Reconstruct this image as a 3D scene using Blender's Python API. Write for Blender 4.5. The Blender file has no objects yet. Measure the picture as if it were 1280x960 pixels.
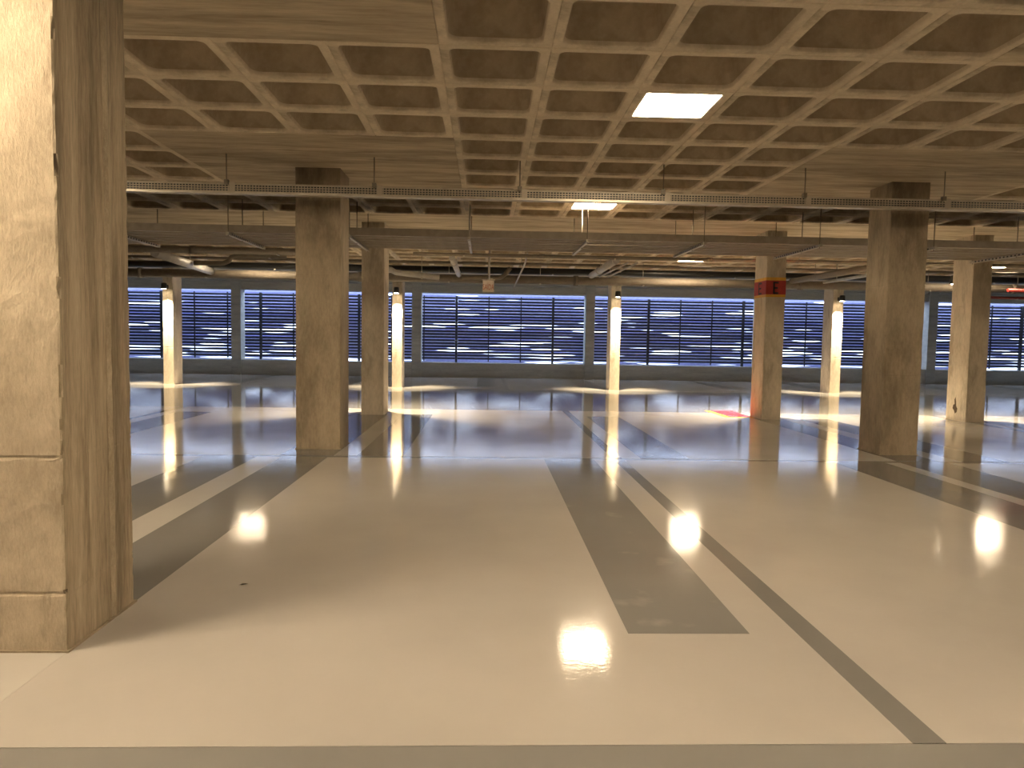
import bpy, bmesh, math, random
from mathutils import Vector, Matrix

# ------------------------------------------------------------------ camera
SC = bpy.context.scene
COL = SC.collection
H = 1.5                                             # eye height (m)
F_PX, PITCH, YAW, ROLL = 910.04, 0.06175, 0.03684, 0.01594
ZC = 3.67                                           # underside of the waffle slab


def cam_matrix():
    cy, sy = math.cos(YAW), math.sin(YAW)
    cp, sp = math.cos(PITCH), math.sin(PITCH)
    cr, sr = math.cos(ROLL), math.sin(ROLL)
    B = Matrix(((1, 0, 0), (0, 0, -1), (0, 1, 0)))
    Ry = Matrix(((cy, 0, -sy), (0, 1, 0), (sy, 0, cy)))
    Rx = Matrix(((1, 0, 0), (0, cp, -sp), (0, sp, cp)))
    Rz = Matrix(((cr, -sr, 0), (sr, cr, 0), (0, 0, 1)))
    return Rz @ Rx @ Ry @ B                          # world -> (right, down, forward)


MC = cam_matrix()
cam = bpy.data.cameras.new('camera')
cam.sensor_width = 36.0
cam.lens = F_PX / 1280 * 36.0
cam.clip_start = 0.05
camo = bpy.data.objects.new('camera', cam)
COL.objects.link(camo)
R3 = Matrix((MC[0], -MC[1], -MC[2])).transposed()
camo.matrix_world = Matrix.Translation((0, 0, H)) @ R3.to_4x4()
SC.camera = camo


def project(p):
    c = MC @ (Vector(p) - Vector((0, 0, H)))
    if c.z < 0.05:
        return None
    return 640 + F_PX * c.x / c.z, 480 + F_PX * c.y / c.z, c.z


# ------------------------------------------------------------------ sky, exposure
W = bpy.data.worlds.new('dusk_sky')
SC.world = W
W.use_nodes = True
bg = W.node_tree.nodes['Background']
bg.inputs[0].default_value = (0.62, 0.75, 1.0, 1)
bg.inputs[1].default_value = 2.9
SC.view_settings.view_transform = 'Standard'
SC.view_settings.look = 'None'
SC.view_settings.gamma = 1
SC.view_settings.use_curve_mapping = False
SC.view_settings.exposure = 1.45
LAMP = 38.0                                         # radiance of the ceiling light diffusers
LAMP_COL = (1.0, 0.79, 0.53)
SPOT_W = 800.0
SPOT_COL = (1.0, 0.80, 0.52)
try:
    SC.cycles.max_bounces = 10
    SC.cycles.diffuse_bounces = 6
    SC.cycles.sample_clamp_indirect = 6
    SC.cycles.use_denoising = True
except Exception:
    pass

random.seed(7)
# ------------------------------------------------------------------ materials


def nodes_of(m):
    m.use_nodes = True
    nt = m.node_tree
    return nt, nt.nodes, nt.links, nt.nodes['Principled BSDF']


def plain(name, col, rough=0.5, metal=0.0, spec=0.5):
    m = bpy.data.materials.new(name)
    nt, n, l, p = nodes_of(m)
    p.inputs['Roughness'].default_value = rough
    p.inputs['Metallic'].default_value = metal
    p.inputs['Specular IOR Level'].default_value = spec
    tc = n.new('ShaderNodeTexCoord')
    nz = n.new('ShaderNodeTexNoise'); nz.inputs['Scale'].default_value = 9; nz.inputs['Detail'].default_value = 4
    l.new(tc.outputs['Object'], nz.inputs['Vector'])
    r = n.new('ShaderNodeValToRGB')
    r.color_ramp.elements[0].position = 0.3; r.color_ramp.elements[1].position = 0.7
    r.color_ramp.elements[0].color = tuple(c * 0.86 for c in col) + (1,)
    r.color_ramp.elements[1].color = tuple(min(1, c * 1.1) for c in col) + (1,)
    l.new(nz.outputs['Fac'], r.inputs['Fac'])
    l.new(r.outputs['Color'], p.inputs['Base Color'])
    return m


def concrete(name, dark, light, streak=(1, 1, 1), fine=(30, 30, 30), bump=0.25, dist=0.01, rough=0.85,
             stain=None, rnd=0.0, stain_scale=(1.3, 1.3, 1.3)):
    m = bpy.data.materials.new(name)
    nt, n, l, p = nodes_of(m)
    p.inputs['Roughness'].default_value = rough
    p.inputs['Specular IOR Level'].default_value = 0.25
    tc = n.new('ShaderNodeTexCoord')

    def noise(scale, detail=6, ro=0.6, off=0.0):
        mp = n.new('ShaderNodeMapping'); mp.inputs['Scale'].default_value = scale
        mp.inputs['Location'].default_value = (off, off * 1.7, off * 0.6)
        l.new(tc.outputs['Object'], mp.inputs['Vector'])
        z = n.new('ShaderNodeTexNoise'); z.inputs['Scale'].default_value = 1.0
        z.inputs['Detail'].default_value = detail; z.inputs['Roughness'].default_value = ro
        l.new(mp.outputs['Vector'], z.inputs['Vector'])
        return z
    a = noise(streak, 7, 0.62)
    b = noise(fine, 8, 0.7, 3.1)
    r = n.new('ShaderNodeValToRGB')
    r.color_ramp.elements[0].position = 0.36; r.color_ramp.elements[1].position = 0.63
    r.color_ramp.elements[0].color = dark + (1,); r.color_ramp.elements[1].color = light + (1,)
    ad = n.new('ShaderNodeMath'); ad.operation = 'MULTIPLY_ADD'; ad.inputs[1].default_value = 0.35
    l.new(b.outputs['Fac'], ad.inputs[0])
    mu = n.new('ShaderNodeMath'); mu.operation = 'MULTIPLY'; mu.inputs[1].default_value = 0.65
    l.new(a.outputs['Fac'], mu.inputs[0]); l.new(mu.outputs[0], ad.inputs[2])
    l.new(ad.outputs[0], r.inputs['Fac'])
    col = r.outputs['Color']
    if stain:
        s = noise(stain_scale, 5, 0.65, 7.7)
        sr = n.new('ShaderNodeValToRGB')
        sr.color_ramp.elements[0].position = 0.56; sr.color_ramp.elements[1].position = 0.72
        sr.color_ramp.elements[0].color = (0, 0, 0, 1); sr.color_ramp.elements[1].color = (0.75,) * 3 + (1,)
        l.new(s.outputs['Fac'], sr.inputs['Fac'])
        mx = n.new('ShaderNodeMixRGB'); mx.inputs['Color2'].default_value = stain + (1,)
        l.new(sr.outputs['Color'], mx.inputs['Fac']); l.new(col, mx.inputs['Color1'])
        col = mx.outputs['Color']
    if rnd:
        oi = n.new('ShaderNodeObjectInfo')
        mr = n.new('ShaderNodeMapRange'); mr.inputs['To Min'].default_value = 1 - rnd; mr.inputs['To Max'].default_value = 1 + rnd
        l.new(oi.outputs['Random'], mr.inputs['Value'])
        vm = n.new('ShaderNodeVectorMath'); vm.operation = 'SCALE'
        l.new(col, vm.inputs[0]); l.new(mr.outputs[0], vm.inputs['Scale'])
        col = vm.outputs[0]
    l.new(col, p.inputs['Base Color'])
    bp = n.new('ShaderNodeBump'); bp.inputs['Strength'].default_value = bump; bp.inputs['Distance'].default_value = dist
    l.new(ad.outputs[0], bp.inputs['Height'])
    l.new(bp.outputs['Normal'], p.inputs['Normal'])
    return m


def epoxy(name, col, rough=0.13, var=0.06, smudges=False):
    m = bpy.data.materials.new(name)
    nt, n, l, p = nodes_of(m)
    p.inputs['Specular IOR Level'].default_value = 0.22
    tc = n.new('ShaderNodeTexCoord')
    z = n.new('ShaderNodeTexNoise'); z.inputs['Scale'].default_value = 0.9; z.inputs['Detail'].default_value = 5
    l.new(tc.outputs['Object'], z.inputs['Vector'])
    r = n.new('ShaderNodeValToRGB')
    r.color_ramp.elements[0].position = 0.3; r.color_ramp.elements[1].position = 0.7
    r.color_ramp.elements[0].color = tuple(c * (1 - var) for c in col) + (1,)
    r.color_ramp.elements[1].color = tuple(c * (1 + var) for c in col) + (1,)
    l.new(z.outputs['Fac'], r.inputs['Fac'])
    colo = r.outputs['Color']
    if smudges:                                         # pale smudges mixed in by noise
        w = n.new('ShaderNodeTexNoise'); w.inputs['Scale'].default_value = 2.6; w.inputs['Detail'].default_value = 6
        l.new(tc.outputs['Object'], w.inputs['Vector'])
        wr = n.new('ShaderNodeValToRGB')
        wr.color_ramp.elements[0].position = 0.60; wr.color_ramp.elements[1].position = 0.78
        wr.color_ramp.elements[1].color = (0.5, 0.5, 0.5, 1)
        l.new(w.outputs['Fac'], wr.inputs['Fac'])
        mx = n.new('ShaderNodeMixRGB'); mx.inputs['Color2'].default_value = (0.42, 0.40, 0.36, 1)
        l.new(wr.outputs['Color'], mx.inputs['Fac']); l.new(colo, mx.inputs['Color1'])
        colo = mx.outputs['Color']
    l.new(colo, p.inputs['Base Color'])
    # roughness varies a little; fine orange-peel relief of the trowelled resin
    rz = n.new('ShaderNodeTexNoise'); rz.inputs['Scale'].default_value = 2.2; rz.inputs['Detail'].default_value = 6
    l.new(tc.outputs['Object'], rz.inputs['Vector'])
    mr = n.new('ShaderNodeMapRange')
    mr.inputs['From Min'].default_value = 0.3; mr.inputs['From Max'].default_value = 0.7
    mr.inputs['To Min'].default_value = rough * 0.75; mr.inputs['To Max'].default_value = rough * 1.3
    l.new(rz.outputs['Fac'], mr.inputs['Value']); l.new(mr.outputs[0], p.inputs['Roughness'])
    pz = n.new('ShaderNodeTexNoise'); pz.inputs['Scale'].default_value = 38; pz.inputs['Detail'].default_value = 3
    l.new(tc.outputs['Object'], pz.inputs['Vector'])
    pz2 = n.new('ShaderNodeTexNoise'); pz2.inputs['Scale'].default_value = 3.0; pz2.inputs['Detail'].default_value = 2
    l.new(tc.outputs['Object'], pz2.inputs['Vector'])
    ad = n.new('ShaderNodeMath'); ad.operation = 'MULTIPLY_ADD'; ad.inputs[1].default_value = 1.3
    l.new(pz2.outputs['Fac'], ad.inputs[0]); l.new(pz.outputs['Fac'], ad.inputs[2])
    bp = n.new('ShaderNodeBump'); bp.inputs['Strength'].default_value = 0.08; bp.inputs['Distance'].default_value = 0.004
    l.new(ad.outputs[0], bp.inputs['Height']); l.new(bp.outputs['Normal'], p.inputs['Normal'])
    return m


def emit(name, col, s):
    m = bpy.data.materials.new(name)
    nt, n, l, p = nodes_of(m)
    p.inputs['Base Color'].default_value = (0.8, 0.8, 0.8, 1)
    p.inputs['Emission Color'].default_value = col + (1,)
    p.inputs['Emission Strength'].default_value = s
    return m


M = {}
M['bay'] = epoxy('beige_resin_paint', (0.445, 0.42, 0.39), 0.09)
M['aisle'] = epoxy('grey_resin_floor', (0.215, 0.21, 0.20), 0.075)
M['mark'] = epoxy('dark_grey_floor_paint', (0.185, 0.18, 0.17), 0.075)
M['strip'] = epoxy('smudged_grey_floor_paint', (0.205, 0.20, 0.19), 0.08, 0.06, True)
M['stripe'] = epoxy('pale_floor_paint', (0.455, 0.435, 0.405), 0.075)
M['redpaint'] = epoxy('red_floor_paint', (0.62, 0.03, 0.03), 0.2)
M['yellowpaint'] = epoxy('yellow_floor_paint', (0.75, 0.50, 0.10), 0.2)
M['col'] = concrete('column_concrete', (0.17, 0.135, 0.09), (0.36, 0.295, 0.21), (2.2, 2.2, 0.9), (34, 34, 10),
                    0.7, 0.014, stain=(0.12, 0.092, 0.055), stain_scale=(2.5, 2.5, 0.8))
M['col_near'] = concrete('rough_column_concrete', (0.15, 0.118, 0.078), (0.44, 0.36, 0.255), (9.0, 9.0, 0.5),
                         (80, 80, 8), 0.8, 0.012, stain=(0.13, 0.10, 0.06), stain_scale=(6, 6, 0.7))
M['col_pale_lit'] = concrete('pale_lit_column_concrete', (0.40, 0.345, 0.265), (0.66, 0.58, 0.46), (2.2, 2.2, 0.9), (26, 26, 9),
                         0.4, 0.012, stain=(0.25, 0.21, 0.155), stain_scale=(2.5, 2.5, 0.8))  # on the columns behind the trays, paleness stands in for missing light
M['col_front_lit'] = concrete('pitted_lit_column_concrete', (0.34, 0.28, 0.205), (0.60, 0.51, 0.385), (3.0, 3.0, 2.0), (110, 110, 34), 1.0, 0.014,
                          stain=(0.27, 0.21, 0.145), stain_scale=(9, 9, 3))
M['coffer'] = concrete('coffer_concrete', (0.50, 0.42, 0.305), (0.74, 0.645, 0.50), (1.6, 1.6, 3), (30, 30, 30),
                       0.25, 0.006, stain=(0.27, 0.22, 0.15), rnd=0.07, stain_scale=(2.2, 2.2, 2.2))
M['coffer_inner_shaded'] = concrete('shaded_coffer_form_face', (0.33, 0.265, 0.18), (0.52, 0.435, 0.315), (1.6, 1.6, 2), (14, 14, 14), 0.2, 0.006,
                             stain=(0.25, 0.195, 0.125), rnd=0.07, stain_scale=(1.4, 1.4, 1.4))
M['slab'] = concrete('board_marked_concrete', (0.24, 0.195, 0.13), (0.64, 0.54, 0.39), (0.45, 3.2, 3.2), (2.2, 22, 22),
                     0.4, 0.01, stain=(0.14, 0.115, 0.08), stain_scale=(0.6, 3.0, 3.0))
M['wall'] = concrete('grey_wall_concrete', (0.30, 0.315, 0.305), (0.45, 0.465, 0.45), (0.8, 3, 5), (8, 30, 30), 0.3, 0.01)
M['galv'] = plain('galvanised_steel', (0.42, 0.38, 0.31), 0.42, 0.7)
M['tray'] = plain('painted_cable_tray', (0.37, 0.32, 0.245), 0.45, 0.0)
M['wide_tray'] = plain('brown_grey_cable_tray', (0.33, 0.285, 0.225), 0.5)
M['rod'] = plain('threaded_steel_rod', (0.22, 0.19, 0.15), 0.45, 0.8)
M['pipe'] = plain('brown_grey_pipe', (0.155, 0.13, 0.10), 0.65)
M['pipe_dark'] = plain('dark_pipe', (0.13, 0.11, 0.09), 0.5)
M['pipe_pale'] = plain('pale_grey_pipe', (0.40, 0.385, 0.37), 0.45)
M['pipe_red'] = plain('red_sprinkler_pipe', (0.20, 0.018, 0.014), 0.4)
M['slat'] = plain('navy_louvre_metal', (0.008, 0.009, 0.022), 0.45)
M['mullion'] = plain('black_mullion', (0.008, 0.008, 0.012), 0.5)
M['lamella'] = plain('violet_grey_lamella', (0.32, 0.34, 0.56), 0.5)
M['ground'] = concrete('pale_outdoor_paving', (0.45, 0.46, 0.48), (0.62, 0.63, 0.65), (1.2, 1.2, 1.2), (6, 6, 6), 0.2)
M['white'] = plain('white_light_housing', (0.80, 0.78, 0.72), 0.5)
M['black'] = plain('black_lamp_housing', (0.012, 0.012, 0.012), 0.4)
M['diffuser'] = emit('warm_light_diffuser', LAMP_COL, LAMP)
M['diffuser_bright'] = emit('bright_warm_light_diffuser', LAMP_COL, LAMP * 2.9)
M['lens'] = emit('spot_lens', SPOT_COL, 30.0)
M['signred'] = plain('red_sign_paint', (0.32, 0.02, 0.012), 0.6)
M['signyellow'] = plain('yellow_sign_paint', (0.62, 0.34, 0.04), 0.6)
M['signblack'] = plain('black_sign_paint', (0.012, 0.012, 0.015), 0.6)
M['signwhite'] = plain('white_sign_board', (0.62, 0.58, 0.52), 0.5)
M['signletter'] = plain('rust_red_lettering', (0.36, 0.05, 0.015), 0.6)
M['leaf'] = plain('dry_leaf', (0.06, 0.035, 0.015), 0.7)

# ------------------------------------------------------------------ helpers


def link(o, parent=None):
    COL.objects.link(o)
    if parent is not None:
        o.parent = parent
        o.matrix_parent_inverse = Matrix.Identity(4)
    return o


def props(o, label=None, cat=None, group=None, kind=None):
    if label: o['label'] = label
    if cat: o['category'] = cat
    if group: o['group'] = group
    if kind: o['kind'] = kind
    return o


def empty(name, loc=(0, 0, 0)):
    o = bpy.data.objects.new(name, None)
    o.empty_display_size = 0.2
    o.location = loc
    return link(o)


class MB:
    """collects geometry in world coordinates; build() stores it about `origin`"""
    def __init__(s):
        s.v, s.f, s.sm = [], [], []

    def box(s, x0, x1, y0, y1, z0, z1):
        b = len(s.v)
        s.v += [(x0, y0, z0), (x1, y0, z0), (x1, y1, z0), (x0, y1, z0), (x0, y0, z1), (x1, y0, z1), (x1, y1, z1), (x0, y1, z1)]
        for q in ((3, 2, 1, 0), (4, 5, 6, 7), (0, 1, 5, 4), (1, 2, 6, 5), (2, 3, 7, 6), (3, 0, 4, 7)):
            s.f.append(tuple(b + i for i in q)); s.sm.append(False)
        return s

    def tube(s, pts, r, n=12, cap=True):
        pts = [Vector(p) for p in pts]
        rings = []
        up = None
        for i, p in enumerate(pts):
            d = (pts[min(i + 1, len(pts) - 1)] - pts[max(i - 1, 0)]).normalized()
            if up is None:
                up = Vector((0, 0, 1)) if abs(d.z) < 0.9 else Vector((1, 0, 0))
            a = d.cross(up).normalized(); c = a.cross(d).normalized(); up = c
            b = len(s.v)
            rr = r[i] if isinstance(r, (list, tuple)) else r
            for k in range(n):
                t = 2 * math.pi * k / n
                s.v.append(tuple(p + (a * math.cos(t) + c * math.sin(t)) * rr))
            rings.append(b)
        for i in range(len(rings) - 1):
            for k in range(n):
                k2 = (k + 1) % n
                s.f.append((rings[i] + k, rings[i] + k2, rings[i + 1] + k2, rings[i + 1] + k)); s.sm.append(True)
        if cap:
            s.f.append(tuple(rings[0] + k for k in range(n))[::-1]); s.sm.append(False)
            s.f.append(tuple(rings[-1] + k for k in range(n))); s.sm.append(False)
        return s

    def mesh(s, name, mat, origin=(0, 0, 0), fix=True):
        me = bpy.data.meshes.new(name)
        o = Vector(origin)
        me.from_pydata([tuple(Vector(p) - o) for p in s.v], [], s.f)
        me.polygons.foreach_set('use_smooth', s.sm)
        if fix:
            bm = bmesh.new(); bm.from_mesh(me)
            bmesh.ops.recalc_face_normals(bm, faces=bm.faces)
            bm.to_mesh(me); bm.free()
        me.materials.append(mat)
        me.update()
        return me

    def build(s, name, mat, parent=None, origin=(0, 0, 0), bevel=0.0, fix=True):
        me = s.mesh(name, mat, origin, fix)
        if bevel:
            bm = bmesh.new(); bm.from_mesh(me)
            bmesh.ops.bevel(bm, geom=[e for e in bm.edges if not e.smooth or e.calc_face_angle(0) > 0.6],
                            offset=bevel, segments=2, profile=0.5, affect='EDGES')
            bm.to_mesh(me); bm.free()
        ob = bpy.data.objects.new(name, me)
        po = Vector(parent.location) if parent is not None else Vector((0, 0, 0))
        if parent is not None and parent.parent is not None:
            po = po + Vector(parent.parent.location)
        ob.location = Vector(origin) - po
        return link(ob, parent)


def box(name, mat, x0, x1, y0, y1, z0, z1, parent=None, bevel=0.0, origin=None):
    if origin is None:
        origin = ((x0 + x1) / 2, (y0 + y1) / 2, z0)
    return MB().box(x0, x1, y0, y1, z0, z1).build(name, mat, parent, origin, bevel)


# ------------------------------------------------------------------ the shell
XL, XR, YB, YF = -20.0, 27.0, -9.0, 27.8            # inside faces of the room
floor = box('floor', M['aisle'], XL - .4, XR + .4, YB - .4, YF + .45, -0.3, 0.0, None, 0, (0, 0, 0))
props(floor, 'glossy resin car park floor with beige bays and grey aisles', None, None, 'structure')
n_mark = [0]


def mark(name, mat, x0, x1, y0, y1, z=0.003):
    return box(name, M[mat], x0, x1, y0, y1, 0.0, z, floor)


PX = 7.89
mark('parking_bay', 'bay', XL, XR, 2.60, 9.02, 0.002)
mark('parking_bay', 'bay', XL, XR, 9.16, 15.25, 0.002)
mark('parking_bay', 'bay', XL, XR, 21.6, YF, 0.002)
for k in range(-2, 3):
    d = k * PX
    if k in (-2,) or d + 6 > XR:
        if k == -2:
            continue
    # column-line bands of the nearer row
    for a, b, mt in ((-3.45, -2.80, 'mark'), (-2.80, -2.50, 'stripe'), (-2.50, -1.94, 'mark')):
        if XL < a + d and b + d < XR and k != 1:
            mark('floor_band', mt, a + d, b + d, 3.62, 9.02)
    if k == 0:
        for a, b, mt in ((4.43, 5.10, 'mark'), (5.10, 5.30, 'stripe'), (5.30, 5.95, 'mark')):
            mark('floor_band', mt, a, b, 3.62, 9.02)
    # middle strips and divider lines
    for x0, x1, y0, y1, mt in ((0.75, 1.38, 3.62, 9.02, 'strip'), (1.63, 1.76, 2.60, 9.02, 'mark'),
                               (1.63, 1.76, 9.16, 15.25, 'mark'), (2.00, 2.63, 9.16, 14.20, 'strip')):
        if XL < x0 + d and x1 + d < XR:
            mark('floor_strip' if mt == 'strip' else 'divider_line', mt, x0 + d, x1 + d, y0, y1)
    for a, b, mt in ((5.33, 5.89, 'mark'), (5.89, 6.19, 'stripe'), (6.19, 6.84, 'mark')):
        if XL < a + d and b + d < XR and k != -1:
            mark('floor_band', mt, a + d, b + d, 9.16, 14.20)
    if k == 0:
        for a, b, mt in ((-2.56, -1.89, 'mark'), (-1.89, -1.60, 'stripe'), (-1.60, -1.02, 'mark')):
            mark('floor_band', mt, a, b, 9.16, 14.20)
    # far row against the louvred wall
    for x0, x1, y0, mt in ((-0.27, 0.33, 22.8, 'strip'), (0.60, 0.70, 21.6, 'mark'), (3.00, 3.75, 22.8, 'mark')):
        if XL < x0 + d and x1 + d < XR:
            mark('floor_strip' if mt == 'strip' else 'divider_line' if y0 < 22 else 'floor_band', mt, x0 + d, x1 + d, y0, 27.6)
mark('bay_apron', 'stripe', -2.50, -1.94, 2.60, 3.62)
mark('floor_patch_border', 'yellowpaint', 4.80, 5.40, 14.30, 15.70, 0.004)
mark('floor_patch', 'redpaint', 4.93, 5.40, 14.45, 15.70, 0.006)

# outer walls
for nm, x0, x1, y0, y1 in (('wall_left', XL - .3, XL, YB, YF), ('wall_right', XR, XR + .3, YB, YF), ('wall_rear', XL - .3, XR + .3, YB - .3, YB)):
    props(box(nm, M['wall'], x0, x1, y0, y1, 0, 4.3), 'plain board-marked concrete outer wall', None, None, 'structure')

# far wall: parapet and lintel with pilasters, louvres stand off outside it
WT = YF + 0.45
mb = MB().box(XL - .3, XR + .3, YF, WT, 0, 0.56)
mb.box(XL - .3, XR + .3, YF + .05, WT, 3.20, 3.50).box(XL - .3, XR + .3, YF + .05, WT, 3.525, 4.0)
wall_far = mb.build('wall_far', M['wall'], None, (0, YF, 0))
props(wall_far, 'low grey concrete parapet and lintel of the louvred far wall', None, None, 'structure')
for k, x in enumerate((-15.95, -9.38, -2.63, 3.97, 10.62, 17.35, 23.9)):
    box('pilaster', M['wall'], x - .18, x + .18, YF - .04, WT, 0, 3.56, wall_far, 0.012)

# ------------------------------------------------------------------ waffle ceiling
S = 0.84
X0, Y0 = -0.38, 5.56                                # a rib crossing of the near field


def coffer_geo(mb, cx, cy, seg):
    rings = ((.4200, .0015, .007), (.4135, .004, 0.0), (.352, .060, 0.0), (.345, .068, .008),
             (.338, .078, .030), (.308, .10, .27), (.288, .10, .315), (.240, .08, .34))
    base = len(mb.v)
    n = 4 * (seg + 1)
    for h, r, z in rings:
        for q in range(4):
            sx, sy = ((1, 1), (-1, 1), (-1, -1), (1, -1))[q]
            for k in range(seg + 1):
                t = math.pi / 2 * (q + k / seg)
                mb.v.append((cx + sx * (h - r) + r * math.cos(t), cy + sy * (h - r) + r * math.sin(t), ZC + z))
    for i in range(len(rings) - 1):
        for k in range(n):
            k2 = (k + 1) % n
            mb.f.append((base + i * n + k, base + (i + 1) * n + k, base + (i + 1) * n + k2, base + i * n + k2))
            mb.sm.append(i >= 2)
    mb.f.append(tuple(base + (len(rings) - 1) * n + k for k in range(n))[::-1]); mb.sm.append(False)


ceiling = box('ceiling', M['slab'], XL - .3, XR + .3, YB - .3, WT, 4.02, 4.30, None, 0, (0, 0, 4.02))
props(ceiling, 'concrete waffle slab ceiling with deep square coffers', None, None, 'structure')

# solid (uncoffered) areas: column heads and bands
yl = lambda k: Y0 + S * k
xl = lambda k: X0 + S * k
SOLID = [(xl(-3), xl(0), yl(-4), yl(0)), (xl(5), xl(9), yl(-4), yl(0)),
         (xl(-4), xl(0), yl(3), yl(7)), (xl(5), xl(9), yl(3), yl(7)), (xl(-13), xl(-9), yl(3), yl(7)), (xl(14), xl(18), yl(3), yl(7)),
         (xl(-13), xl(-9), yl(-4), yl(0)), (xl(14), xl(18), yl(-4), yl(0))]
NX0, NX1 = -17, 27                                  # cell columns
YS1, YS2, YS3 = yl(9), yl(12), yl(20)               # solid cross band 13.12..15.64, far solid strip from 22.36
xa, xb = xl(NX0), xl(NX1)
for (a, b, c, d) in SOLID:
    box('solid_head', M['slab'], a + .002, b - .002, c + .002, d - .002, ZC, 4.02, ceiling)
box('solid_band', M['slab'], xa, xb + S / 2, YS1, YS2, ZC, 4.02, ceiling)
box('solid_band', M['slab'], XL, XR, YS3, YF + .3, ZC, 4.02, ceiling)
box('solid_band', M['slab'], XL, xa, YB, YS3, ZC, 4.02, ceiling)
box('solid_band', M['slab'], xb + S / 2, XR, YB, YS3, ZC, 4.02, ceiling)
YN = yl(-10)
box('solid_band', M['slab'], xa, xb + S / 2, YB, YN, ZC, 4.02, ceiling)
cells = []
for j in range(-10, 9):
    for i in range(NX0, NX1):
        cx, cy = xl(i) + S / 2, yl(j) + S / 2
        if any(a < cx < b and c < cy < d for a, b, c, d in SOLID):
            continue
        cells.append((cx, cy))
    # half-cell filler at the right end
for j in range(12, 20):
    for i in range(NX0, NX1):
        cells.append((xl(i) + S, yl(j) + S / 2))
box('solid_band', M['slab'], xb, xb + S / 2, YN, YS1, ZC, 4.02, ceiling)
box('solid_band', M['slab'], xa, xa + S / 2, YS2, YS3, ZC, 4.02, ceiling)


def screen_area(c):
    p = [project((c[0] + a, c[1] + b, ZC)) for a, b in ((-.4, -.4), (.4, -.4), (.4, .4), (-.4, .4))]
    if any(q is None for q in p):
        return 0
    if max(q[0] for q in p) < 140 or min(q[0] for q in p) > 1280 or max(q[1] for q in p) < 0:
        return 0
    return 0.5 * abs(sum(p[i][0] * p[(i + 1) % 4][1] - p[(i + 1) % 4][0] * p[i][1] for i in range(4)))


cells.sort(key=screen_area, reverse=True)
proto = MB(); coffer_geo(proto, 0, 0, 4)


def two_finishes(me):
    # rough rib soffits; smooth form faces inside, darkened to deepen the recess shade
    me.materials.append(M['coffer_inner_shaded'])
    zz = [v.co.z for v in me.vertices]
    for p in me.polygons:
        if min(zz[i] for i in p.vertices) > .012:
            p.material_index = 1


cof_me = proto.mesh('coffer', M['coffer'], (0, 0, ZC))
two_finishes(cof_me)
rest = MB()
for k, (cx, cy) in enumerate(cells):
    if k < 290 and screen_area((cx, cy)) > 0:
        o = bpy.data.objects.new('coffer', cof_me)
        o.location = (cx, cy, ZC - 4.02)
        link(o, ceiling)
    else:
        coffer_geo(rest, cx, cy, 2)
ro = rest.build('coffer_field', M['coffer'], ceiling, (0, 0, ZC))
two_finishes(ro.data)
ro['kind'] = 'stuff'

# ------------------------------------------------------------------ columns


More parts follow.
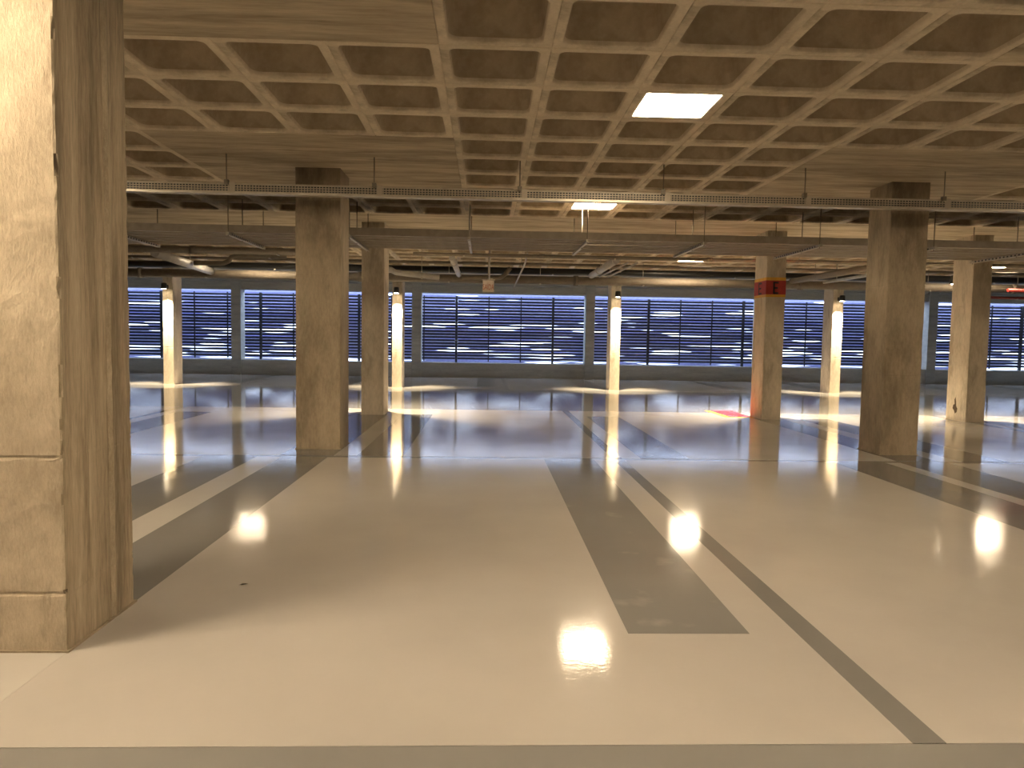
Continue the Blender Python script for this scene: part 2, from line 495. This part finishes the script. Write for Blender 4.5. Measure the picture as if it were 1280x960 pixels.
def column(x0, x1, y0, y1, label, group=None, seed=0, near=False, boards=False, mat='col'):
    rnd = random.Random(seed)
    w, d = x1 - x0, y1 - y0
    cx, cy = (x0 + x1) / 2, (y0 + y1) / 2
    pts = []                                         # (x, y, nx, ny, is_corner)
    ns = 7
    fr = [0, .02] + [(k + .5) / ns for k in range(ns)] + [.98]
    brd = [0, .02, .2, .335, .345, .36, .5, .645, .66, .672, .69, .85, .98]
    off = lambda t: 0.0 if t < .34 else (-.007 if t < .65 else (.012 if t < .685 else -.002))
    for side in range(4):
        for t in (brd if boards and side == 1 else fr):
            c = t == 0
            if side == 0: p = (-w / 2 + w * t, -d / 2, 0, -1)
            if side == 1: p = (w / 2 + (off(t) if boards and 0 < t < .98 else 0), -d / 2 + d * t, 1, 0)
            if side == 2: p = (w / 2 - w * t, d / 2, 0, 1)
            if side == 3: p = (-w / 2, d / 2 - d * t, -1, 0)
            pts.append(p + (c,))
    n = len(pts)
    step = 0.05 if near else 0.12
    zs = [0.0]
    while zs[-1] + step < ZC - .001:
        zs.append(zs[-1] + step)
    zs.append(ZC)
    lifts = {0.28: .010, 0.92: .012} if near else {1.1: .004, 2.3: .004}
    for z in lifts:
        zs += [z - .012, z, z + .012]
    zs = sorted(set(round(z, 4) for z in zs))
    mb = MB()
    for iz, z in enumerate(zs):
        lift = next((v for q, v in lifts.items() if abs(z - q) < .003), 0)
        chip = 0.002 + 0.006 * rnd.random() ** 3
        if near and rnd.random() < .12:
            chip += .018 * rnd.random()
        for (px, py, nx, ny, c) in pts:
            j = (rnd.random() - .5) * (.0035 if near else .0025)
            if z in (0.0, ZC):
                j = 0
            lf = lift * rnd.random() * (1 if ny < 0 or not near else .15)
            px += nx * (j - lf); py += ny * (j - lf)
            if c:
                cc = chip * (0.4 + rnd.random())
                px -= math.copysign(cc, px); py -= math.copysign(cc, py)
            mb.v.append((cx + px, cy + py, z))
    for i in range(len(zs) - 1):
        for k in range(n):
            k2 = (k + 1) % n
            mb.f.append((i * n + k, i * n + k2, (i + 1) * n + k2, (i + 1) * n + k)); mb.sm.append(False)
    mb.f.append(tuple(range(n))[::-1]); mb.sm.append(False)
    mb.f.append(tuple((len(zs) - 1) * n + k for k in range(n))); mb.sm.append(False)
    root = empty('concrete_column', (cx, cy, 0))
    sh = mb.build('shaft', M['col_near' if near else mat], root, (cx, cy, 0))
    if near:                                           # pitted front face, also paled in place of lamplight; board-marked sides
        sh.data.materials.append(M['col_front_lit'])
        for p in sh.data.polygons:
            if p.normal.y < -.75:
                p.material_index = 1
    # thin mortar fillet where the shaft meets the floor
    e = .012
    mb = MB()
    mb.box(x0 - e, x1 + e, y0 - e, y0 - .001, 0, .012).box(x0 - e, x1 + e, y1 + .001, y1 + e, 0, .012)
    mb.box(x0 - e, x0 - .001, y0, y1, 0, .012).box(x1 + .001, x1 + e, y0, y1, 0, .012)
    mb.build('base_fillet', M[mat], root, (cx, cy, 0))
    props(root, label, 'column', group)
    return root


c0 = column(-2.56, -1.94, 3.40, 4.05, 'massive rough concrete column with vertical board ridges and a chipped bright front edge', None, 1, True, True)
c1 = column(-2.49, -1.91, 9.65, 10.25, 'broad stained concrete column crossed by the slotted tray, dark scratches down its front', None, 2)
c2 = column(-2.38, -1.95, 14.05, 14.70, 'plain concrete column behind the wide trays, next in line behind the stained square column', None, 3, mat='col_pale_lit')
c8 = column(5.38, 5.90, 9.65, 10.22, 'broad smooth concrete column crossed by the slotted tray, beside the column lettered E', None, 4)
c7 = column(5.43, 5.81, 14.05, 14.66, 'concrete column with yellow and red bands lettered E', None, 5, mat='col_pale_lit')
c9 = column(9.50, 9.88, 14.00, 14.62, 'slim concrete column with a dark smear near its foot', None, 6, mat='col_pale_lit')
YA = 21.75
lab = {0: 'narrow concrete column with spotlit front, standing farthest from the E column', 1: 'narrow spotlit column half behind the plain column by the exit sign',
       2: 'narrow spotlit concrete column right before a louvred wall pilaster', 3: 'narrow spotlit concrete column between the E column and the smooth column'}
far_cols = []
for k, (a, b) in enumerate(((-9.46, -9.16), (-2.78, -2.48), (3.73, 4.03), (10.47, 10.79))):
    far_cols.append(column(a, b, YA, YA + .62, lab[k], None, 20 + k, mat='col_pale_lit'))
sm = MB()                                              # dark smear on the slim column's side face
ol = [(14.28, .17), (14.33, .14), (14.36, .20), (14.41, .24), (14.39, .31), (14.35, .33), (14.36, .42), (14.33, .47), (14.31, .38), (14.30, .29), (14.26, .24)]
sm.v = [(9.4975, a, b) for a, b in ol] + [(9.501, a, b) for a, b in ol]
nn = len(ol)
sm.f = [tuple(range(nn))[::-1], tuple(range(nn, 2 * nn))] + [(i, (i + 1) % nn, nn + (i + 1) % nn, nn + i) for i in range(nn)]
sm.sm = [False] * len(sm.f)
sm.build('smear', M['leaf'], c9, (9.4975, 14.33, .14))
# lettered bands on column c7


def letter_e(mb, kind, u, z, w, h, t, plane, thick):
    # plane 'y': lies on a front face at y=plane pos ; 'x': on a left face
    bars = ((0, t, 0, h), (0, w, 0, t), (0, w * .86, h / 2 - t / 2, h / 2 + t / 2), (0, w, h - t, h))
    for a, b, c, d in bars:
        if kind == 'y':
            mb.box(u + a, u + b, plane - thick, plane, z + c, z + d)
        else:
            mb.box(plane - thick, plane, u - b, u - a, z + c, z + d)
    return mb


zy0, zr0, zr1, zy1 = 2.395, 2.445, 2.715, 2.775
for nm, mt, z0, z1, th in (('yellow_band', 'signyellow', zy0, zy1, .004), ('red_band', 'signred', zr0, zr1, .006)):
    mb = MB().box(5.43 - th, 5.81 + th, 14.05 - th, 14.66 + th, z0, z1)
    band = mb.build(nm, M[mt], c7, (5.62, 14.355, z0))
letter_e(MB(), 'y', 5.565, 2.455, .105, .235, .034, 14.044, .003).build('letter', M['signblack'], band, (5.62, 14.04, 2.455))
letter_e(MB(), 'x', 14.43, 2.455, .16, .235, .034, 5.424, .003).build('letter', M['signblack'], band, (5.42, 14.36, 2.455))

# ------------------------------------------------------------------ spotlights fixed to the columns


def spotlight(x, y, sgn, z, label, parent_col):
    """sgn -1: on a front (camera side) face at y ; +1: on a rear face"""
    root = empty('column_spotlight', (x, y, z))
    yc = y + sgn * .24
    b = MB().box(x - .03, x + .03, min(y, y + sgn * .012), max(y, y + sgn * .012), z - .05, z + .05)
    b.tube([(x, y, z), (x, yc, z)], .014, 8)
    b.build('bracket', M['black'], root, (x, y, z))
    h = MB().tube([(x, yc, z + .10), (x, yc, z + .085), (x, yc, z - .07), (x, yc, z - .075)], [.05, .075, .085, .08], 16)
    hs = h.build('housing', M['black'], root, (x, yc, z))
    MB().tube([(x, yc, z - .077), (x, yc, z - .081)], .06, 16).build('lens', M['lens'], hs, (x, yc, z - .08))
    ld = bpy.data.lights.new('spot_beam', 'SPOT')
    ld.energy = SPOT_W * (1 if sgn < 0 else .85); ld.color = SPOT_COL; ld.spot_size = math.radians(74 if sgn < 0 else 136); ld.spot_blend = 0.7 if sgn < 0 else 0.9; ld.shadow_soft_size = .05
    lo = bpy.data.objects.new('spot_beam', ld)
    lo.location = (0, sgn * .24, -.10)
    lo.rotation_euler = (math.radians(-5) * sgn, 0, 0)
    link(lo, root)
    props(root, label, 'spotlight', 'spotlights on the columns')


sl = {0: 'small black spotlight atop the narrow column farthest from the E column', 1: 'small black spotlight on the narrow column half behind the plain column',
      2: 'small black spotlight atop the narrow column right before a wall pilaster', 3: 'small black spotlight on the narrow column between E and smooth columns'}
for k, fc in enumerate(far_cols):
    spotlight(fc.location.x, YA - .004, -1, 2.86, sl[k], fc)
spotlight(-2.165, 14.70, 1, 2.86, 'black spotlight on the rear face of the plain column', c2)
spotlight(5.62, 14.67, 1, 2.90, 'black spotlight on the rear face of the column lettered E', c7)
spotlight(9.69, 14.62, 1, 2.86, 'black spotlight on the rear face of the slim smeared column', c9)

# ------------------------------------------------------------------ lights recessed in coffers


def ceiling_light(cx, cy, label, mat='diffuser'):
    root = empty('coffer_light', (cx, cy, ZC))
    mb = MB()
    rings = ((.333, .075, .006), (.298, .09, .17), (.292, .09, .186))
    seg = 5; n = 4 * (seg + 1)
    for h, r, z in rings:
        for q in range(4):
            sx, sy = ((1, 1), (-1, 1), (-1, -1), (1, -1))[q]
            for k in range(seg + 1):
                t = math.pi / 2 * (q + k / seg)
                mb.v.append((cx + sx * (h - r) + r * math.cos(t), cy + sy * (h - r) + r * math.sin(t), ZC + z))
    for i in range(len(rings) - 1):
        for k in range(n):
            k2 = (k + 1) % n
            mb.f.append((i * n + k, (i + 1) * n + k, (i + 1) * n + k2, i * n + k2)); mb.sm.append(True)
    mb.build('luminous_lining', M[mat], root, (cx, cy, ZC), fix=False)
    box('top_panel', M['white'], cx - .288, cx + .288, cy - .288, cy + .288, ZC + .186, ZC + .20, root)
    lp = MB()                                          # slim white rim around the opening
    for x0, x1, y0, y1 in ((-.350, .350, -.350, -.334), (-.350, .350, .334, .350), (-.350, -.334, -.334, .334), (.334, .350, -.334, .334)):
        lp.box(cx + x0, cx + x1, cy + y0, cy + y1, ZC + .001, ZC + .004)
    lp.build('rim', M['white'], root, (cx, cy, ZC))
    props(root, label, 'ceiling light', 'glowing coffers')


LX, LY = xl(2) + S / 2, yl(1) + S / 2               # (1.72, 6.82)
LP = 9 * S
ceiling_light(LX, LY, 'glowing white coffer light before the slotted cable tray')
ceiling_light(LX, yl(7) + S / 2, 'glowing coffer light between the slotted tray and the wide trays')
for i, j in ((0, -5), (-1, 1), (1, 1), (1, -5), (0, -10), (-1, -10), (1, -10)):
    ceiling_light(LX + i * LP, yl(j) + S / 2, 'glowing coffer light on the near side of the car park')
ceiling_light(xl(-4) + S / 2, yl(-4) + S / 2, 'glowing coffer light close to the massive rough column', 'diffuser_bright')
for x, tx in ((xl(6) + S, 'glowing coffer light over the aisle behind the column lettered E'), (xl(-8) + S, 'glowing coffer light over the aisle above the bent brown pipe'),
              (xl(16) + S, 'glowing coffer light over the aisle beside the red sprinkler pipe')):
    ceiling_light(x, yl(16) + S / 2, tx)

# ------------------------------------------------------------------ slotted cable tray
TY, TZ, TH, TW = 9.05, 3.212, 0.116, 0.12
TX0, TX1 = -12.0, 16.0
tray = empty('slotted_cable_tray', (0, TY, TZ))
props(tray, 'long pale cable tray with three rows of slots, hung before the columns', 'cable tray')


def slotted_rail(name, y):
    mb = MB()
    pitch, sw = .0365, .025
    rows = ((.024, .015), (.051, .015), (.078, .015))
    zc = [0.0]
    for z, h in rows:
        zc += [z, z + h]
    zc.append(TH)
    nx = int((TX1 - TX0) / pitch)
    xs = []
    for i in range(nx):
        xs += [TX0 + i * pitch, TX0 + i * pitch + sw]
    xs.append(TX0 + nx * pitch)
    nz = len(zc)
    for x in xs:
        for z in zc:
            mb.v.append((x, y, TZ + z))
    for i in range(len(xs) - 1):
        for k in range(nz - 1):
            if i % 2 == 0 and k % 2 == 1:
                continue                              # the slot
            mb.f.append((i * nz + k, (i + 1) * nz + k, (i + 1) * nz + k + 1, i * nz + k + 1)); mb.sm.append(False)
    mb.box(TX0, TX1, y - .004, y + .012, TZ + TH - .006, TZ + TH)
    return mb.build(name, M['tray'], tray, (0, y, TZ), fix=False)


slotted_rail('slotted_rail', TY)
slotted_rail('slotted_rail', TY + TW)
box('tray_floor', M['tray'], TX0, TX1, TY, TY + TW, TZ - .008, TZ, tray)
cb = MB()
for q in range(2):
    for h in range(3):
        cb.tube([(TX0, TY + .035 + q * .05, TZ + .022 + h * .033), (TX1, TY + .035 + q * .05, TZ + .022 + h * .033)], .017, 6)
cb.build('cable_bundle', M['black'], tray, (0, TY, TZ))['kind'] = 'stuff'  # black cables added so the slots show dark like a shaded interior
box('bottom_flange', M['galv'], TX0, TX1, TY - .016, TY - .001, TZ - .012, TZ + .012, tray)
for k in range(-4, 7):
    x = .45 + k * 1.77
    if TX0 < x < TX1:
        MB().box(x - .035, x + .035, TY - .006, TY - .0005, TZ + .012, TZ + TH + .012).build('splice_plate', M['tray'], tray, (x, TY, TZ))
        MB().tube([(x - .06, TY - .02, TZ + TH - .02), (x - .06, TY - .02, ZC)], .007, 8).build('hanger_rod', M['rod'], tray, (x, TY, TZ))
        MB().box(x - .085, x - .035, TY - .04, TY + .01, TZ + TH - .02, TZ + TH + .035).build('rod_clamp', M['rod'], tray, (x, TY, TZ), 0.004)

# ------------------------------------------------------------------ wide trays on trapeze hangers
WZ = 3.065
tray_lab = ('wide pale cable tray on trapeze hangers, the one next to the slotted tray',
            'wide pale cable tray on trapeze hangers, the middle one of three', 'wide pale cable tray on trapeze hangers, the one next to the E column')
for k, (y0, y1) in enumerate(((11.45, 11.98), (12.03, 12.54), (12.60, 13.06))):
    t = empty('wide_cable_tray', (0, (y0 + y1) / 2, WZ))
    box('tray_floor', M['wide_tray'], XL + .2, XR - .2, y0, y1, WZ, WZ + .006, t)
    box('side_rail', M['wide_tray'], XL + .2, XR - .2, y0, y0 + .006, WZ + .006, WZ + .115, t)
    box('side_rail', M['wide_tray'], XL + .2, XR - .2, y1 - .006, y1, WZ + .006, WZ + .115, t)
    for q in range(3):
        yy = y0 + (y1 - y0) * (q + .7) / 3.4
        box('stiffening_rib', M['tray'], XL + .2, XR - .2, yy, yy + .022, WZ - .011, WZ - .0005, t)
    mb = MB()                                          # cables lying in the tray
    rr = random.Random(k)
    yy = y0 + .04
    while yy < y1 - .04:
        r = rr.uniform(.012, .024)
        mb.tube([(XL + .3, yy, WZ + .008 + r), (0, yy + rr.uniform(-.01, .01), WZ + .008 + r), (XR - .3, yy, WZ + .008 + r)], r, 6)
        yy += 2.3 * r
    mb.build('cable_bundle', M['pipe_dark'], t, (0, y0, WZ))['kind'] = 'stuff'
    props(t, tray_lab[k], 'cable tray', 'wide trays side by side')
for k in range(-7, 13):
    x = -.28 + k * 1.83
    hg = empty('trapeze_hanger', (x, 12.2, WZ))
    box('channel', M['galv'], x - .02, x + .02, 11.30, 13.16, WZ - .055, WZ - .0115, hg)
    for y in (11.35, 12.005, 13.11):
        MB().tube([(x, y, WZ - .07), (x, y, ZC)], .008, 8).build('hanger_rod', M['rod'], hg, (x, y, WZ))
    mb = MB()
    for q in range(18):
        yy = 11.45 + q * .09
        mb.box(x - .0205, x - .0198, yy, yy + .04, WZ - .045, WZ - .02).box(x + .0198, x + .0205, yy, yy + .04, WZ - .045, WZ - .02)
    mb.build('channel_slots', M['black'], hg, (x, 12.2, WZ))['kind'] = 'stuff'
    props(hg, 'steel trapeze hanger carrying the wide cable trays', 'pipe hanger', 'trapeze hangers in a row')

# ------------------------------------------------------------------ pipes over the aisle


def pipe(name, pts, r, mat, label, hang=(), n=14, collars=()):
    p0 = Vector(pts[0])
    root = empty(name, p0)
    MB().tube(pts, r, n).build('pipe_run', M[mat], root, p0)
    for (x, y, z) in collars:
        d = (Vector(pts[-1]) - p0).normalized()
        c = Vector((x, y, z))
        MB().tube([c - d * .06, c + d * .06], r * 1.22, n).build('collar', M[mat], root, c)
    for (x, y, z) in hang:
        MB().tube([(x, y, z + r * .9), (x, y, ZC)], .009, 6).build('hanger_rod', M['galv'], root, (x, y, z))
        MB().box(x - .02, x + .02, y - r - .008, y + r + .008, z - r - .008, z - r + .02).build('pipe_clip', M['galv'], root, (x, y, z))
    return props(root, label, 'pipe')


pipe('drain_pipe', [(XL + .1, 20.5, 3.16), (XR - .1, 20.5, 3.16)], .115, 'pipe', 'thick brown-grey pipe running along the louvred wall before the narrow columns',
     [(x, 20.5, 3.16) for x in (-11.5, -7.7, -4.1, -1.05, 1.5, 4.4, 8.4, 12.6, 17)], 18, [(x, 20.5, 3.16) for x in (-9.5, -3.5, 2.5, 8.9, 15.1)])
pipe('insulated_pipe', [(XL + .1, 21.1, 3.455), (XR - .1, 21.1, 3.455)], .10, 'black', 'black insulated pipe just behind the thick brown-grey pipe',
     [(x, 21.1, 3.455) for x in (-12.2, -6.0, 1.9, 7.2, 14.9)], 14)
pipe('water_pipe', [(XL + .1, 16.0, 3.30), (-3.2, 16.0, 3.30)], .075, 'pipe_dark', 'dark pipe ending beside the plain column behind the wide trays',
     [(x, 16.0, 3.30) for x in (-11.2, -8, -4.5)], 12, [(-6.3, 16.0, 3.30)])
pipe('water_pipe', [(-1.6, 16.0, 3.31), (XR - .1, 16.0, 3.31)], .04, 'pipe', 'thin brown pipe just behind the wide trays, passing the E column',
     [(x, 16.0, 3.31) for x in (-.5, 2.8, 6.9, 10.5, 15)], 10, [(1.2, 16.0, 3.31), (4.9, 16.0, 3.31), (6.3, 16, 3.31)])
pipe('water_pipe', [(XL + .1, 19.0, 3.44), (XR - .1, 19.0, 3.44)], .035, 'pipe', 'long thin brown pipe crossing above the hanging exit sign',
     [(x, 19.0, 3.44) for x in (-9, -3, .9, 3.7, 9.2, 14.6)], 10, [(.95, 19.0, 3.44), (3.6, 19.0, 3.44)])
pipe('branch_pipe', [(-.76, 16.06, 3.25), (-.77, 20.37, 3.25)], .07, 'pipe_pale', 'short pale grey branch pipe near the hanging exit sign', [(-.77, 18.7, 3.25)], 12, [(-.765, 17.2, 3.25)])
pipe('branch_pipe', [(2.9, 16.4, 3.30), (2.92, 20.37, 3.30)], .085, 'pipe_pale', 'stout pale grey branch pipe over the aisle beside two thin conduits', [(2.91, 18.7, 3.30)], 12, [(2.91, 18.9, 3.30)])
pipe('conduit', [(.95, 17.2, 3.50), (.94, 18.2, 3.36), (.74, 20.15, 2.88), (.75, 20.15, 2.95)], .022, 'pipe_pale', 'single thin white conduit sloping down with a hooked end by the exit sign', [(.95, 17.35, 3.48)], 8, [(.94, 18.2, 3.36)])
pipe('conduit', [(3.20, 16.6, 3.27), (3.15, 20.37, 3.27)], .022, 'pipe_pale', 'thin pale conduit alongside the stout grey branch pipe', [(3.18, 18.8, 3.27)], 8)
pipe('conduit', [(3.42, 16.6, 3.27), (3.38, 20.37, 3.27)], .022, 'pipe_pale', 'thin pale conduit, the second from the stout grey branch pipe', [(3.4, 18.6, 3.27)], 8)
pipe('branch_pipe', [(-7.2, 16.2, 3.25), (-7.55, 20.37, 3.22)], .10, 'pipe_pale', 'slanting grey branch pipe near the narrow column farthest from the E column', [(-7.4, 18.6, 3.24)], 14)
pipe('elbow_pipe', [(-7.26, 18.5, 3.26), (-6.9, 18.5, 3.26), (-6.55, 18.5, 3.26), (-6.42, 18.5, 3.32), (-6.35, 18.5, 3.42), (-6.2, 18.5, 3.46), (-5.0, 18.5, 3.46)],
     .06, 'pipe', 'bent brown pipe joining the slanting grey branch pipe', [(-5.4, 18.5, 3.46)], 12)
pipe('branch_pipe', [(9.5, 16.3, 3.23), (9.52, 20.37, 3.23)], .04, 'pipe_pale', 'slender pale pipe behind the smooth column, slanting to the thick pipe', [(9.51, 19.6, 3.23)], 10)
pipe('branch_pipe', [(8.75, 16.3, 3.25), (8.6, 20.37, 3.25)], .08, 'pipe', 'stout brown branch pipe behind the smooth column, stopping at the thick pipe', [(8.68, 19.1, 3.25)], 12)
pipe('branch_pipe', [(-2.55, 18.6, 3.22), (-2.42, 18.6, 3.20), (-2.30, 18.6, 3.13), (-1.20, 18.6, 3.02)], .07, 'pipe_pale', 'short sloping grey pipe right behind the plain column', [(-1.64, 18.6, 3.065)], 12)
pipe('elbow_pipe', [(-.62, 18.6, 3.04), (.30, 18.6, 3.04), (.38, 18.6, 3.06), (.46, 18.6, 3.12), (.60, 18.6, 3.30)], .055, 'pipe', 'brown pipe with an upturned end behind the exit sign', [(.04, 18.6, 3.04)], 12)
pipe('sprinkler_pipe', [(14.3, 19.6, 3.05), (XR - .2, 19.6, 3.05)], .05, 'pipe_red', 'dark red sprinkler pipe beyond the slim smeared column', [(15.0, 19.6, 3.05), (16.4, 19.6, 3.05)], 12, [(15.6, 19.6, 3.05)])
pipe('sprinkler_pipe', [(14.6, 20.86, 2.93), (XR - .2, 20.86, 2.90)], .04, 'pipe_red', 'lower dark red sprinkler pipe close to the spotlit columns', [(15.5, 20.86, 2.92)], 12)

# ------------------------------------------------------------------ hanging exit sign
sx, sy = .045, 18.0
sg = empty('exit_sign', (sx, sy, 2.645))
box('board', M['signwhite'], sx - .14, sx + .14, sy, sy + .02, 2.645, 2.925, sg, .003)
props(sg, 'small white exit sign with rust-red lettering on a pole', 'sign')
box('top_rail', M['galv'], sx - .165, sx + .165, sy - .005, sy + .025, 2.930, 2.948, sg)
MB().tube([(sx + .02, sy + .01, 2.945), (sx + .02, sy + .01, ZC)], .018, 10).build('hanging_pole', M['pipe_pale'], sg, (sx, sy, 2.945))


def text_mesh(s, name, mat, size, loc, rot, parent, sxk=1.0):
    cu = bpy.data.curves.new(name, 'FONT')
    cu.body = s; cu.size = size; cu.align_x = 'CENTER'; cu.extrude = .0015; cu.resolution_u = 3
    tmp = bpy.data.objects.new(name, cu)
    COL.objects.link(tmp)
    dg = bpy.context.evaluated_depsgraph_get()
    me = bpy.data.meshes.new_from_object(tmp.evaluated_get(dg))
    bpy.data.objects.remove(tmp); bpy.data.curves.remove(cu)
    me.materials.clear(); me.materials.append(mat)
    o = bpy.data.objects.new(name, me)
    o.location = Vector(loc) - Vector(parent.location)
    o.rotation_euler = rot; o.scale = (sxk, 1.9 * sxk, 1)
    return link(o, parent)


text_mesh('SAÍDA', 'lettering', M['signletter'], .105, (sx, sy - .002, 2.70), (math.pi / 2, 0, 0), sg, .95)

# ------------------------------------------------------------------ louvres outside the far wall
LYP = 29.0
MX = lambda k: -1.17 + 3.83 * k                      # main posts
ZS0, ZS1, NS = .64, 3.14, 21
pit = (ZS1 - ZS0) / NS
slat_me = None
rl = random.Random(11)
for k in range(-5, 7):
    xa_, xb_ = MX(k), MX(k + 1)
    root = empty('louvre_bay', (xa_, LYP, 0))
    w = xb_ - xa_
    box('post', M['mullion'], xa_ - .045, xa_ + .045, LYP - .05, LYP + .05, -.3, ZS1 + .02, root)
    for q in (1, 2):
        box('mullion', M['mullion'], xa_ + w * q / 3 - .022, xa_ + w * q / 3 + .022, LYP - .045, LYP - .005, ZS0 - .06, ZS1 + .02, root)
    if slat_me is None:
        m_ = MB(); m_.v = [(0.05, -.004, -.042), (0.05, .03, -.030), (0.05, .03, .020), (0.05, -.004, .036),
                           (w - .05, -.004, -.042), (w - .05, .03, -.030), (w - .05, .03, .020), (w - .05, -.004, .036)]
        m_.f = [(0, 1, 2, 3), (7, 6, 5, 4), (0, 4, 5, 1), (1, 5, 6, 2), (2, 6, 7, 3), (3, 7, 4, 0)]; m_.sm = [False] * 6
        slat_me = m_.mesh('slat', M['slat'])
    for s in range(NS):
        o = bpy.data.objects.new('slat', slat_me)
        o.location = (0, 0, ZS0 + (s + .5) * pit)
        link(o, root)
    lam_lab = ('dark blue louvre bay straight behind the hanging exit sign' if k == 0 else
               'dark blue slatted louvre bay partly masked by a concrete pilaster' if k in (-4, -3, -1, 1, 3, 4, 6) else
               'dark blue slatted louvre bay standing open between concrete pilasters')
    props(root, lam_lab, 'louvre', 'louvre bays of the far facade')
# loose outer lamellas: long ribbons whose edges wander, so the gaps open and close
from mathutils import noise as mnoise
mbo = MB()
y = LYP + .75
xs0, xs1, dx = MX(-5), MX(7), .13
nxs = int((xs1 - xs0) / dx)
NR, pr_ = 27, .106


def edge(r, x):
    z = .46 + r * pr_
    c = z + .030 * mnoise.noise((x * .35, r * 3.7, 1.3))
    t = max(0.0, min(1.0, (z - .6) / 2.2))
    g = .09 * (mnoise.noise((x * .6, r * 5.31, 8.1)) - (-.02 + .27 * t))
    return c, max(-.006, g)


for r in range(NR):
    yy = y + .04 * math.sin(r * 2.3)
    base = len(mbo.v)
    for i in range(nxs + 1):
        x = xs0 + i * dx
        c0_, g0 = edge(r, x); c1_, g1 = edge(r + 1, x)
        zl, zh = c0_ + g0, c1_ - g1
        if zh < zl + .004:
            zh = zl + .004
        mbo.v += [(x, yy, zl), (x, yy + .012, zl), (x, yy + .012, zh), (x, yy, zh)]
    for i in range(nxs):
        a_ = base + 4 * i
        for f in ((0, 1, 5, 4), (1, 2, 6, 5), (2, 3, 7, 6), (3, 0, 4, 7)):
            mbo.f.append(tuple(a_ + q for q in f)); mbo.sm.append(False)
lam = mbo.build('facade_lamellas', M['lamella'], None, (0, y, 0))
props(lam, 'outer screen of thin violet-grey lamellas with wandering edges', 'facade screen', None, 'stuff')
gr = box('ground', M['ground'], -80, 80, WT + .02, 120, -.5, -.32, None, 0, (0, 30, -.32))
props(gr, 'pale paved ground outside the louvred facade', None, None, 'structure')

# ------------------------------------------------------------------ a dead leaf on the floor
me = MB()
me.v = [(-1.46, 4.33, .004), (-1.44, 4.34, .010), (-1.42, 4.335, .012), (-1.405, 4.35, .007), (-1.425, 4.36, .005), (-1.45, 4.35, .004), (-1.43, 4.345, .003)]
me.f = [(0, 1, 5), (1, 2, 4, 5), (2, 3, 4), (0, 5, 6), (5, 4, 6), (4, 3, 6)]; me.sm = [False] * 6
props(me.build('dry_leaf', M['leaf'], None, (-1.43, 4.345, .003)), 'tiny dark dry leaf lying on the beige floor', 'leaf')
